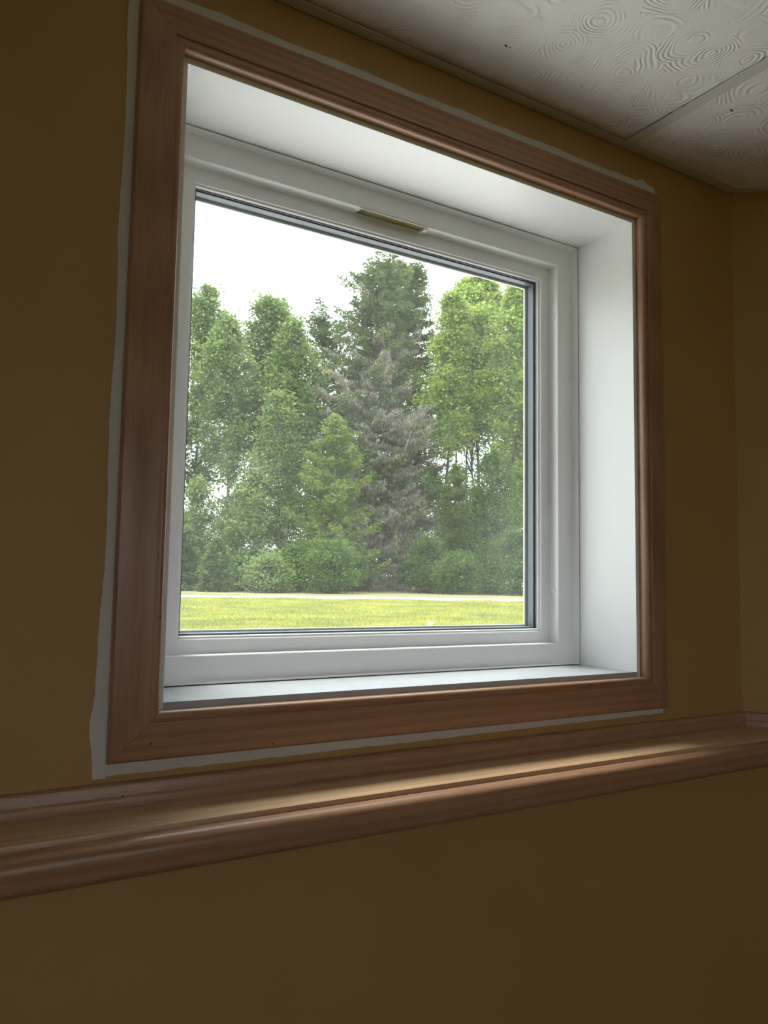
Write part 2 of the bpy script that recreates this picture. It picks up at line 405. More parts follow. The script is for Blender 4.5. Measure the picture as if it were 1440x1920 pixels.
a, b = on_plane(770, 808, 1, 0.2168), on_plane(760, 844, 1, 0.2168)
sweep('stuck_thread', [[(p.x-w, 0.2167, p.z), (p.x, 0.2175, p.z), (p.x+w, 0.2167, p.z), (p.x, 0.2160, p.z)] for p, w in
      [(a, 0.0004), ((a*2+b)/3+Vector((0.0008, 0, 0)), 0.0011), ((a+b*2)/3+Vector((0.0006, 0, 0)), 0.0010), (b, 0.0004)]], M['primer_white'], win)

# ------------------------------------------------------------------ wooden casing
cas = empty('trim_1', (0, 0, 0)); tag(cas, 'brown stained wooden casing mitred around the window', 'window casing', kind='structure')
CP = [(0.0085, 0.0), (0.0086, 0.0080), (0.0090, 0.0125), (0.0102, 0.0158), (0.0125, 0.0178), (0.0155, 0.0186), (0.0185, 0.0183), (0.0207, 0.0177), (0.0211, 0.0177),
      (0.0213, 0.0192), (0.0224, 0.0200), (0.0300, 0.0194), (0.0450, 0.0178), (0.0620, 0.0144), (0.0655, 0.0134), (0.0675, 0.0112), (0.0680, 0.008), (0.0680, 0.0)]
cor = [lambda o: (-o, -o), lambda o: (W+o, -o), lambda o: (W+o, H+o), lambda o: (-o, H+o)]
for k, mt in enumerate(('wood_x', 'wood_z', 'wood_x', 'wood_z')):
    A, B = cor[k], cor[(k+1) % 4]; g = 0.00025
    dx, dz = [(1, 0), (0, 1), (-1, 0), (0, -1)][k]
    sweep('casing_board', [[(A(o)[0]+dx*g, -t, A(o)[1]+dz*g) for o, t in CP], [(B(o)[0]-dx*g, -t, B(o)[1]-dz*g) for o, t in CP]], M[mt], cas, 30)
# unpainted caulk line left showing on the wall
def caulk(pts, seed):
    """pts: (inner point, outer point) pairs in (x,z) along the strip"""
    rg2 = random.Random(seed); V, Fs = [], []; n = len(pts)
    for (ix, iz), (ox, oz) in pts:
        V += [(ix, -0.0002, iz), (ix, -0.0030, iz), (ix*0.4+ox*0.6, -0.0024, iz*0.4+oz*0.6), (ox, -0.0008, oz), (ox, -0.0001, oz)]
    for i in range(n-1):
        for j in range(4): Fs.append((i*5+j, i*5+j+1, i*5+5+j+1, i*5+5+j))
    return link('caulk_strip', mesh_py('caulk_strip', V, Fs, 40), M['primer'], cas)
rg3 = random.Random(3)
N = 60
def jit(a): return rg3.uniform(-a, a)
zs = [-0.0855 + i*(H+0.068+0.0855)/N for i in range(N+1)]
def lw(z):                                    # width of the strip left of the casing
    return 0.0125 + 0.004*max(0, 1-(z+0.08)/0.25) + 0.006*math.exp(-((z+0.025)/0.03)**2) + 0.0015*math.sin(z*23) + jit(0.0006)
caulk([((-0.0675, z), (-0.0675-lw(z), z)) for z in zs], 1)
xs = [-0.0675 + i*(W+0.135)/N for i in range(N+1)]
caulk([((x, -0.0675), (x, -0.0835+0.004*max(0, x)/W*1.2 + jit(0.0007))) for x in xs], 2)
xs = [-0.0675 + i*(W+0.132)/N for i in range(N+1)]
caulk([((x, H+0.0675), (x, H+0.0875 + 0.001*math.sin(x*31) + jit(0.0009) + (0.008 if abs(x-0.906) < 0.008 else 0))) for x in xs], 3)
# nail holes
def nail(px, py, yy, r=0.0011, par=cas):
    q = on_plane(px, py, 1, yy)
    blob('nail_hole', (q.x, q.y-0.0002, q.z), (1, 0, 0), (0, 0, 1), r, 7, M['hole'], par, int(px), -0.0003)
for px, py, yy in [(337, 1341, -0.0150), (366, 1340, -0.0150), (283, 1394, -0.0182), (512, 1394, -0.0165), (1117, 1340, -0.0165), (300, 1157, -0.019), (690, 84, -0.0180), (820, 252, -0.0180)]:
    nail(px, py, yy-0.0006)

# ------------------------------------------------------------------ wooden ledge on the knee wall
led = empty('trim_2', (0, 0, 0)); tag(led, 'brown wooden ledge with rounded nosing running under the window', 'ledge', kind='structure')
def run(name, prof, matx, matd):
    sweep(name, [[(XL, -d, z) for d, z in prof], [(XC-d*t8, -d, z) for d, z in prof]], M[matx], led, 32)
    sweep(name, [[along45(d, d*t8, z) for d, z in prof], [along45(d, LD, z) for d, z in prof]], M[matd], led, 32)
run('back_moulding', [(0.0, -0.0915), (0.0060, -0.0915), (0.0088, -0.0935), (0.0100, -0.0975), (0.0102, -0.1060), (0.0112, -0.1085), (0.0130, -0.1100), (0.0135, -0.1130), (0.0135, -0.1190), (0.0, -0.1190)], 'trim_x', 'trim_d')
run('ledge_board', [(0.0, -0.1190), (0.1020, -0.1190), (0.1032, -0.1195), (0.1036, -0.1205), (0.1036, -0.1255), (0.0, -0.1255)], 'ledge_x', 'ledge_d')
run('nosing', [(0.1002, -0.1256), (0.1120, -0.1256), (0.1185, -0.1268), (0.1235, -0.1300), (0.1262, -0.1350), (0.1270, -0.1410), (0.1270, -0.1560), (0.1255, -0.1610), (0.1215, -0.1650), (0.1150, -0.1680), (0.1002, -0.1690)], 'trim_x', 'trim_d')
nail(230, 1494, -0.0108, 0.0012, led)

# ------------------------------------------------------------------ unseen windows behind the camera, added to fill the room with light
def fill_window(name, label, c, rot, w, h):
    r = empty(name, c); r.rotation_euler = (0, 0, rot); tag(r, label, 'window', kind='structure')
    f = 0.05
    boxes('frame', [(-w/2, 0.06, 0, -w/2+f, 0.12, h), (w/2-f, 0.06, 0, w/2, 0.12, h), (-w/2+f, 0.06, 0, w/2-f, 0.12, f), (-w/2+f, 0.06, h-f, w/2-f, 0.12, h)], M['vinyl'], r)
    boxes('pane', [(-w/2+f, 0.09, f, w/2-f, 0.094, h-f)], M['glass'], r)
fill_window('fill_window_2', 'unseen white vinyl window added for fill light in the side wall', (XL, -2.15, -0.02), math.pi/2, 0.9, 0.82)
fill_window('fill_window_3', 'unseen white vinyl window added for fill light in the rear wall near the side window', (-1.4, YB, -0.02), math.pi, 1.0, 0.82)
fill_window('fill_window_4', 'unseen white vinyl window added for fill light in the rear wall facing the angled wall', (0.8, YB, -0.02), math.pi, 1.0, 0.82)

# ------------------------------------------------------------------ outdoors
HORIZ = Vector((FW.x, FW.y, 0)).normalized()
def hz(px): return 1093.3 + 0.0159*(px-720)             # image row of the horizon
def spot(px, depth):                                     # ground point seen in column px at this distance
    d = ray(px, hz(px)); p = CAM + d*depth
    return p.x, p.y
def depth_of(x, y): return (Vector((x, y, 0)) - Vector((CAM.x, CAM.y, 0))).dot(HORIZ)
GZ = -0.30
MX, MY = spot(690, 37.5)
def ground(x, y):
    d = depth_of(x, y); t = min(1, max(0, (d-22)/12)); t = t*t*(3-2*t)
    return GZ + 0.045*t + 0.07*math.exp(-((x-MX)**2/30 + (y-MY)**2/14)) + 0.012*math.sin(x*0.7+y*0.4)*min(1, d/8)
def lawn_mat():
    mt, nt, nd, lk, p = nodemat('lawn_soil_and_grass'); mp = coords(nd, lk)
    n = noise(nd, lk, mp, 0.5, 5, 0.6); n2 = noise(nd, lk, mp, 14, 4, 0.7)
    r = ramp(nd, [(0.3, (0.150, 0.160, 0.040)), (0.5, (0.195, 0.195, 0.052)), (0.7, (0.245, 0.220, 0.080))]); lk.new(n.outputs[0], r.inputs[0])
    r2 = ramp(nd, [(0.3, (0.6, 0.65, 0.5)), (0.7, (1.2, 1.15, 1.1))]); lk.new(n2.outputs[0], r2.inputs[0])
    mx = nd.new('ShaderNodeMix'); mx.data_type = 'RGBA'; mx.blend_type = 'MULTIPLY'; mx.inputs[0].default_value = 0.8
    lk.new(r.outputs[0], mx.inputs[6]); lk.new(r2.outputs[0], mx.inputs[7]); lk.new(mx.outputs[2], p.inputs['Base Color'])
    p.inputs['Roughness'].default_value = 0.95; p.inputs['Specular IOR Level'].default_value = 0.1
    return mt
M['lawn'] = lawn_mat()
def grid_axis(lo, hi, fine_lo, fine_hi, step, coarse):
    a = list(np.arange(fine_lo, fine_hi, step)) + [fine_hi]
    return sorted(set([lo] + list(np.arange(lo, fine_lo, coarse)) + a + list(np.arange(fine_hi+coarse, hi, coarse)) + [hi]))
gx = grid_axis(-120, 150, -6, 46, 1.5, 14); gy = grid_axis(0.27, 170, 0.27, 48, 1.5, 14)
V = [(x, y, ground(x, y) if y > 0.5 else GZ) for y in gy for x in gx]; nx = len(gx)
Fs = [(j*nx+i, j*nx+i+1, (j+1)*nx+i+1, (j+1)*nx+i) for j in range(len(gy)-1) for i in range(nx-1)]
for (x0, y0, x1, y1) in [(-120, -120, XL-0.2, 0.27), (XR+0.2, -120, 150, 0.27), (XL-0.2, -120, XR+0.2, YB-0.2)]:
    b = len(V); V += [(x0, y0, GZ), (x1, y0, GZ), (x1, y1, GZ), (x0, y1, GZ)]; Fs.append((b, b+1, b+2, b+3))
lawn = link('lawn', mesh_py('lawn', V, Fs, 60), M['lawn']); tag(lawn, 'yellow green mown lawn outside the window', 'lawn', kind='structure')

# out-of-view pale gravel strip, added to bounce neutral light up through the window
M['bed'] = plain('bounce_gravel', (0.70, 0.68, 0.67), 0.95, 60, 0.6, 0.2, vscale=20)
gb = boxes('bounce_strip', [(-7, 0.2705, GZ-0.05, 9, 3.6, GZ+0.03)], M['bed']); tag(gb, 'unseen pale gravel strip added along the house wall to bounce light indoors', 'bounce strip', kind='structure')
# gravel road across the lawn
M['gravel'] = plain('pale_gravel', (0.265, 0.228, 0.212), 0.95, 40, 0.6, 0.25, vscale=9)
RD = [(-200, 20.0, 23.6), (150, 20.2, 23.7), (340, 20.5, 23.6), (480, 20.9, 24.2), (600, 20.6, 24.8), (700, 20.9, 25.6), (750, 21.5, 25.9), (850, 20.6, 25.6), (980, 22.4, 24.9), (1200, 23.2, 25.6), (1500, 23.6, 26.4)]
V, Fs = [], []
for i, (px, d0, d1) in enumerate(RD):
    for k in range(5):
        x, y = spot(px, d0 + (d1-d0)*k/4); V.append((x, y, ground(x, y) + (0.012, 0.022, 0.03, 0.022, 0.012)[k]))
    if i:
        for k in range(4): Fs.append(((i-1)*5+k, i*5+k, i*5+k+1, (i-1)*5+k+1))
road = link('gravel_road', mesh_py('gravel_road', V, Fs, 60), M['gravel']); tag(road, 'pale gravel road crossing the lawn before the trees', 'road', kind='structure')
# drier verge between the road and the trees
M['verge'] = plain('dry_verge_grass', (0.165, 0.150, 0.062), 0.95, 30, 0.5, 0.25, vscale=2)
V, Fs = [], []
for i, (px, d0, d1) in enumerate(RD):
    for k in range(7):
        x, y = spot(px, d1-0.1 + (36-d1)*k/6); V.append((x, y, ground(x, y) + (0.008 if k in (0, 6) else 0.02)))
    if i:
        for k in range(6): Fs.append(((i-1)*7+k, i*7+k, i*7+k+1, (i-1)*7+k+1))
M['litter'] = plain('leaf_litter_as_shade', (0.085, 0.072, 0.045), 0.95, 20, 0.6, 0.3, vscale=2)  # ground under the trees, coloured dark to stand in for woodland shade
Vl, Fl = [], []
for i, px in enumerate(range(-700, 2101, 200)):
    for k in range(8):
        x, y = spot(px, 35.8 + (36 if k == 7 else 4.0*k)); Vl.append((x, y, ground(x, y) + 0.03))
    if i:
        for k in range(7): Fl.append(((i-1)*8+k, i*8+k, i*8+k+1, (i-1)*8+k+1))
ff = link('forest_floor_shade', mesh_py('forest_floor_shade', Vl, Fl, 60), M['litter']); tag(ff, 'leaf litter under the trees, coloured dark brown to stand for shade', 'forest floor', kind='structure')
vg = link('grass_verge', mesh_py('grass_verge', V, Fs, 60), M['verge']); tag(vg, 'drier olive grass verge between gravel road and trees', 'verge', kind='structure')
def on_road(px, d):
    for (a, a0, a1), (b, b0, b1) in zip(RD, RD[1:]):
        if a <= px <= b:
            t = (px-a)/(b-a); return a0+(b0-a0)*t-0.15 < d < a1+(b1-a1)*t+0.15
    return False

# grass blades (nobody could count them)
M['grass'] = leafmat('grass_blades', (0.245, 0.275, 0.070), (0.375, 0.390, 0.110), (0.54, 0.51, 0.205), 0.4)
def blades(n, seed):
    rg = np.random.default_rng(seed); V = []; c = 0
    while c < n:
        px = rg.uniform(-700, 1700) if c % 3 == 0 else rg.uniform(250, 1080); d = 5.5 + 20*rg.random()**1.4
        if on_road(px, d) or d > 24.5: continue
        x, y = spot(px, d); z = ground(x, y); s = (0.6+0.5*rg.random())*(1+d/80)
        h = 0.036*s*(1+0.35*math.sin(x*2.1)*math.sin(y*1.7)); w = 0.006*s*(1+d/12); a = rg.uniform(0, 6.283); la = rg.uniform(0, 6.283); ln = h*rg.uniform(0.1, 0.9)
        ca, sa = math.cos(a)*w, math.sin(a)*w
        V.append(((x-ca, y-sa, z-0.004), (x+ca, y+sa, z-0.004), (x+ln*math.cos(la), y+ln*math.sin(la), z+h))); c += 1
    V = np.array(V).reshape(-1, 3); return mesh_np('grass_blades', V, np.arange(len(V)).reshape(-1, 3))
gr = link('grass_blades', blades(170000, 8), M['grass']); tag(gr, 'short sunlit grass blades covering the lawn', 'grass', kind='stuff')

# ---------------------------------------------------------------- trees
M['leaf_pale'] = leafmat('pale_poplar_leaves', (0.130, 0.190, 0.075), (0.205, 0.285, 0.115), (0.320, 0.415, 0.165), 0.48)
M['leaf_bright'] = leafmat('bright_maple_leaves', (0.205, 0.285, 0.075), (0.310, 0.415, 0.112), (0.440, 0.545, 0.165), 0.5)
M['leaf_dark'] = leafmat('dark_understory_leaves', (0.055, 0.100, 0.034), (0.100, 0.170, 0.052), (0.200, 0.290, 0.085), 0.42)
M['needle'] = leafmat('spruce_needles', (0.080, 0.118, 0.055), (0.135, 0.188, 0.080), (0.220, 0.280, 0.115), 0.35)
M['needle_yellow'] = leafmat('yellow_green_needles', (0.125, 0.178, 0.052), (0.190, 0.262, 0.078), (0.280, 0.360, 0.110), 0.4)
M['lichen'] = leafmat('grey_lichen_twigs', (0.180, 0.170, 0.140), (0.310, 0.295, 0.250), (0.480, 0.460, 0.390), 0.35)
M['dry'] = leafmat('dry_tan_grass', (0.20, 0.16, 0.09), (0.30, 0.24, 0.14), (0.40, 0.33, 0.2), 0.3)
M['bark_pale'] = plain('pale_birch_bark', (0.46, 0.45, 0.42), 0.8, 20, 0.5, 0.35, vscale=3)
M['bark'] = plain('grey_brown_bark', (0.17, 0.15, 0.13), 0.9, 20, 0.8, 0.3, vscale=5)
M['bark_dark'] = plain('dark_bark', (0.085, 0.075, 0.065), 0.9, 20, 0.8, 0.3, vscale=5)

class Tubes:
    def __init__(s): s.V, s.F, s.n = [], [], 0
    def add(s, P, R, sides=6):
        P = np.asarray(P, float); k = len(P)
        T = np.gradient(P, axis=0); T /= np.linalg.norm(T, axis=1)[:, None]+1e-9
        ref = np.where(np.abs(T[:, 2:3]) > 0.9, [[1., 0, 0]], [[0, 0, 1.]])
        A = np.cross(T, ref); A /= np.linalg.norm(A, axis=1)[:, None]+1e-9; B = np.cross(T, A)
        an = np.arange(sides)*2*math.pi/sides
        ring = P[:, None, :] + np.asarray(R)[:, None, None]*(np.cos(an)[None, :, None]*A[:, None, :] + np.sin(an)[None, :, None]*B[:, None, :])
        s.V.append(ring.reshape(-1, 3))
        i = np.arange(k-1)[:, None]*sides; j = np.arange(sides)[None, :]; j2 = (j+1) % sides
        s.F.append((np.stack([i+j, i+j2, i+sides+j2, i+sides+j], -1).reshape(-1, 4))+s.n); s.n += k*sides
    def build(s, name, mat, parent):
        return link(name, mesh_np(name, np.concatenate(s.V), np.concatenate(s.F), True), mat, parent)

def rhombs(C, A, B):
    """leaf quads: centre C, half-length vectors A, half-width vectors B"""
    n = len(C); V = np.stack([C-A, C+B, C+A, C-B], 1).reshape(-1, 3); return V, np.arange(4*n).reshape(-1, 4)
def unit(rg, n):
    v = rg.normal(size=(n, 3)); return v/np.linalg.norm(v, axis=1)[:, None]
def leaves(rg, C, size, flat=0.5):
    n = len(C); a = unit(rg, n); a[:, 2] *= flat; a /= np.linalg.norm(a, axis=1)[:, None]
    b = np.cross(a, unit(rg, n)); b /= np.linalg.norm(b, axis=1)[:, None]+1e-9
    s = size*rg.uniform(0.6, 1.3, n)[:, None]
    return rhombs(C, a*s, b*s*0.62)

def trunk_path(rg, h, lean, wob, n=9):
    t = np.linspace(0, 1, n); w = np.cumsum(rg.normal(size=(n, 2))*wob, 0); w -= w[0]
    return np.stack([lean[0]*h*t+w[:, 0], lean[1]*h*t+w[:, 1], h*t-0.05], 1)
def interp(P, u):
    t = np.asarray(u)*(len(P)-1); i = np.clip(t.astype(int), 0, len(P)-2); f = (t-i)[..., None]
    return P[i]*(1-f)+P[i+1]*f

def broadleaf(name, label, px, depth, top, base, wpx, leafm, barkm, seed, ncl=90, per=95, size=0.084, r0=0.11, lean=(0, 0), group=None, shape=0.5, cat='tree', stems=1):
    rg = np.random.default_rng(seed); x, y = spot(px, depth); gz = ground(x, y)
    h = CAM.z + (hz(px)-top)/F_PX*depth - gz; zb = max(0.15, CAM.z + (hz(px)-base)/F_PX*depth - gz)
    w = wpx/F_PX*depth/2; per = int(per*max(1, depth/36)**2)
    root = empty(name, (x, y, gz)); tag(root, label, cat, group)
    tr = Tubes(); br = Tubes(); P = trunk_path(rg, h*0.97, lean, h*0.006)
    tt = np.linspace(0, 1, len(P)); tr.add(P, r0*(1-tt*0.9), 8)
    paths = [P]
    for s in range(stems-1):
        Q = trunk_path(rg, h*rg.uniform(0.75, 0.95), (lean[0]+rg.uniform(-.06, .06), lean[1]+rg.uniform(-.04, .04)), h*0.006)
        Q[:, :2] += rg.normal(size=2)*0.12; tr.add(Q, r0*0.7*(1-tt*0.9), 7); paths.append(Q)
    lob = rg.uniform(0, 6.283, 4)
    L = []
    for k in range(ncl):
        u = rg.random()**0.85; z = zb + (h-zb)*u
        prof = (math.sin(math.pi*min(1, (u*0.93+0.07))**(0.55+shape*0.5)))**0.75 + 0.10
        a = rg.uniform(0, 2*math.pi); lobe = 0.86 + 0.22*math.sin(3*a+lob[0]+5*u) + 0.20*math.sin(2*a+lob[1]-9*u) + 0.12*math.sin(23*u+lob[2])
        rad = w*prof*lobe*math.sqrt(rg.uniform(0.05, 1.0))
        if k < 9: u = 0.86+0.16*k/9; z = zb+(h-zb)*u; rad = w*rg.uniform(0.05, 0.5)*(1.05-u)*3.2
        P0 = paths[k % len(paths)]
        tz = min(0.99, z/h); c0 = interp(P0, np.array(tz)); c = c0 + np.array([rad*math.cos(a), rad*math.sin(a), 0]); c[2] = z
        zs0 = max(zb*0.6, z-rad*rg.uniform(0.35, 0.9)-0.1); s0 = interp(P0, np.array(min(0.98, zs0/h)))
        mid = (s0+c)/2 + np.array([0, 0, -0.06*rad]) + rg.normal(size=3)*0.05*rad
        rb = max(0.007, r0*0.16*(1-u*0.6)); br.add([s0, mid, c], [rb, rb*0.7, rb*0.3], 4)
        sg = rg.uniform(0.15, 0.36)*min(1.0, w/1.2)**0.5*(1.0-0.45*max(0, u-0.6)/0.4)
        n = int(per*0.72*rg.uniform(0.6, 1.3)); q = rg.normal(size=(n, 3))*np.array([sg*1.15, sg*1.15, sg*0.75]); L.append(c+q)
        # leaves strung along the limb too
        m2 = per//5; f = rg.uniform(0.35, 1, m2)[:, None]; L.append(s0*(1-f)+c*f+rg.normal(size=(m2, 3))*sg*0.5)
    C = np.concatenate(L); C = np.concatenate([C, C[::9]+rg.normal(size=(len(C[::9]), 3))*0.22]); C = C[C[:, 2] > 0.03]
    Vv, Ff = leaves(rg, C, size)
    link('foliage', mesh_np('foliage', Vv, Ff), M[leafm], root)['kind'] = 'stuff'
    tr.build('trunk', M[barkm], root); br.build('branches', M[barkm], root)['kind'] = 'stuff'
    return root

def conifer(name, label, px, depth, top, base, wpx, leafm, barkm, seed, gap=0.30, nb=6, r0=0.13, droop=0.35, dens=1.0, taper=0.85, lean=(0, 0), size=0.11, group=None, irregular=0.25, lichen=None, cat='tree', green_above=0.0, tipup=0.15):
    rg = np.random.default_rng(seed); x, y = spot(px, depth); gz = ground(x, y)
    h = CAM.z + (hz(px)-top)/F_PX*depth - gz; zb = max(0.08, CAM.z + (hz(px)-base)/F_PX*depth - gz)
    w = wpx/F_PX*depth/2; dens = dens*max(1, depth/36)
    root = empty(name, (x, y, gz)); tag(root, label, cat, group)
    P = trunk_path(rg, h, lean, h*0.003); tt = np.linspace(0, 1, len(P)); tr = Tubes(); tr.add(P, r0*(1-tt*0.93), 8)
    br = Tubes(); CC, AA, BB, GC, GA, GB = [], [], [], [], [], []
    z = zb
    while z < h-0.05:
        u = (z-zb)/(h-zb)
        for k in range(nb):
            if rg.random() < irregular*0.6: continue
            Lb = w*((1-u)**taper*1.0 + 0.05)*rg.uniform(1-irregular, 1+irregular*0.6)*(1+irregular*0.45*math.sin(z*2.3+k*1.9+seed))
            a = rg.uniform(0, 2*math.pi); zz = z+rg.uniform(-1.0, 1.0)*gap; drp = droop*rg.uniform(0.1, 1.7)
            s0 = interp(P, np.array(min(0.995, max(0.0, zz/h)))); dr = np.array([math.cos(a), math.sin(a), 0])
            n = 5; t = np.linspace(0, 1, n)[:, None]
            dz = (-drp*(1-u*0.8)*np.sin(t*math.pi*0.75) + tipup*t**2 + 0.25*u*t)*Lb
            B = s0 + dr*Lb*t + np.array([0, 0, 1.])*dz + rg.normal(size=(n, 3))*0.03*Lb*t
            rb = max(0.005, 0.02*(1-u*0.8)*min(1.5, Lb)); br.add(B, rb*(1-t[:, 0]*0.85), 4)
            ns = max(6, int(Lb/size*7.0*dens)); dead = lichen is not None and rg.random() > green_above+(u**1.4)*0.95
            f = rg.uniform(0.12 if not dead else 0.2, 1, ns)
            c = interp(B, f); side = np.cross(dr, [0, 0, 1.]); sgn = rg.choice([-1, 1], ns)[:, None]
            reach = (Lb*0.28*(1-f*0.75)+0.05)[:, None]
            off = rg.random((ns, 1))*reach
            if not dead:
                c = c + side*sgn*off + dr*off*0.5 + np.array([0, 0, -1.])*off*rg.uniform(-0.45, 0.8, (ns, 1)) + rg.normal(size=(ns, 3))*(0.03+0.07*irregular)
                ax = side*sgn*0.8 + dr*0.7 + rg.normal(size=(ns, 3))*(0.35+0.5*irregular); ax /= np.linalg.norm(ax, axis=1)[:, None]
                bx = np.cross(ax, unit(rg, ns)); bx /= np.linalg.norm(bx, axis=1)[:, None]+1e-9
                s = size*rg.uniform(0.6, 1.3, ns)[:, None]; CC.append(c); AA.append(ax*s); BB.append(bx*s*0.36)
            else:
                c = c + side*sgn*off*0.8 + dr*off*0.3 + rg.normal(size=(ns, 3))*0.03
                ax = rg.normal(size=(ns, 3))*0.6 + np.array([0, 0, -0.9]) + side*sgn*0.5; ax /= np.linalg.norm(ax, axis=1)[:, None]
                bx = np.cross(ax, unit(rg, ns)); bx /= np.linalg.norm(bx, axis=1)[:, None]+1e-9
                s = size*rg.uniform(0.6, 1.7, ns)[:, None]; GC.append(c); GA.append(ax*s); GB.append(bx*s*0.16)
        z += gap*rg.uniform(0.7, 1.3)
    if CC:
        link('foliage', mesh_np('foliage', *rhombs(np.concatenate(CC), np.concatenate(AA), np.concatenate(BB))), M[leafm], root)['kind'] = 'stuff'
    if GC:
        o = link('lichen_twigs', mesh_np('lichen_twigs', *rhombs(np.concatenate(GC), np.concatenate(GA), np.concatenate(GB))), M[lichen], root); o['kind'] = 'stuff'
    tr.build('trunk', M[barkm], root); br.build('branches', M[barkm], root)['kind'] = 'stuff'
    return root

BG = 'tall trees of the forest edge'
# the leafy clump of poplars and birches
broadleaf('poplar_tree', 'slim poplar with a wispy tip, the clump tree farthest from the grey spruce', 350, 39.5, 522, 905, 105, 'leaf_pale', 'bark', 11, 155, 110, lean=(0.003, 0))
broadleaf('poplar_tree', 'poplar with a rounded crown between the wispy poplar and the tallest birch', 415, 37, 585, 870, 120, 'leaf_pale', 'bark', 12, 165, 115)
broadleaf('birch_tree', 'tallest birch of the clump with a white forking trunk', 476, 39.8, 545, 850, 128, 'leaf_pale', 'bark_pale', 13, 260, 120, r0=0.12, stems=2)
broadleaf('birch_tree', 'birch with a leaning white trunk between the tallest birch and the scraggly pine', 538, 37, 592, 900, 110, 'leaf_pale', 'bark_pale', 14, 190, 115, lean=(-0.015, 0), r0=0.10)
broadleaf('birch_sapling', 'light green young birch with a thin white stem before the leaning birch', 520, 34.4, 730, 1020, 110, 'leaf_pale', 'bark_pale', 15, 140, 100, size=0.066, r0=0.06, shape=0.3)
broadleaf('poplar_sapling', 'young poplar with a thin pale stem below the rounded poplar crown', 430, 35.2, 800, 1050, 76, 'leaf_pale', 'bark_pale', 16, 80, 95, size=0.066, r0=0.05, shape=0.3)
broadleaf('poplar_sapling', 'bushy young poplar at the foot of the wispy poplar', 372, 33, 900, 1080, 96, 'leaf_pale', 'bark', 17, 80, 100, size=0.066, r0=0.05, shape=0.3)
broadleaf('poplar_sapling', 'bushy young poplar at the foot of the tallest birch', 470, 32.4, 885, 1080, 100, 'leaf_pale', 'bark', 18, 90, 100, size=0.066, r0=0.05, shape=0.3)
# pine and old spruces in the middle
conifer('scraggly_pine', 'dark scraggly pine with open twisted boughs between birch and old spruce', 604, 42.5, 585, 960, 130, 'needle', 'bark_dark', 21, 0.30, 7, 0.13, 0.15, 1.5, 0.22, irregular=0.5, size=0.11, lichen='lichen', green_above=0.7, tipup=0.3)
conifer('old_spruce', 'tall old spruce with lichen-hung grey boughs and a thick straight trunk', 692, 37.5, 476, 1050, 190, 'needle', 'bark', 22, 0.22, 10, 0.20, 0.45, 1.7, 0.27, irregular=0.5, size=0.105, lichen='lichen', green_above=0.10, tipup=0.1)
conifer('dead_spruce', 'grey half dead spruce with a dark wispy tip behind the old spruce', 755, 43.5, 474, 1030, 140, 'needle', 'bark', 23, 0.24, 9, 0.15, 0.45, 1.5, 0.30, irregular=0.5, size=0.105, lichen='lichen', green_above=0.18)
conifer('young_spruce', 'yellow green young spruce standing in front of the old spruce', 622, 32.6, 775, 1060, 165, 'needle_yellow', 'bark', 24, 0.22, 8, 0.08, 0.25, 1.4, 0.6, irregular=0.4, size=0.10)
# bright maples
broadleaf('poplar_tree', 'slim poplar squeezed between the dead spruce and the broad maple', 828, 38.5, 535, 850, 92, 'leaf_bright', 'bark_dark', 31, 170, 110)
broadleaf('maple_tree', 'broad bright green maple with the fullest crown of the forest edge', 892, 42, 506, 800, 172, 'leaf_bright', 'bark_dark', 32, 400, 125, r0=0.12, shape=0.45, stems=2)
broadleaf('maple_tree', 'bright green maple with a long crown beyond the broad maple', 968, 38.2, 515, 980, 125, 'leaf_bright', 'bark', 33, 300, 120, r0=0.14)
broadleaf('pole_tree', 'thin dark-trunked tree standing behind the slim poplar', 846, 47.5, 690, 930, 80, 'leaf_dark', 'bark_dark', 34, 40, 70, r0=0.12)
broadleaf('pole_tree', 'thin dark-trunked tree standing behind the broad maple', 918, 47, 690, 930, 90, 'leaf_dark', 'bark_dark', 35, 40, 70, r0=0.12)
broadleaf('pole_tree', 'thin dark-trunked tree between the two other thin dark trunks', 880, 48.4, 690, 850, 60, 'leaf_dark', 'bark_dark', 38, 14, 60, r0=0.12)
conifer('balsam_fir', 'green young fir in front of the thin dark trunks', 852, 37.2, 868, 1095, 125, 'needle_yellow', 'bark', 36, 0.18, 9, 0.06, 0.3, 1.4, 0.75, size=0.08)
broadleaf('maple_sapling', 'leafy maple sapling at the foot of the long-crowned maple', 928, 35, 850, 1080, 105, 'leaf_dark', 'bark', 37, 120, 100, size=0.066, r0=0.05)
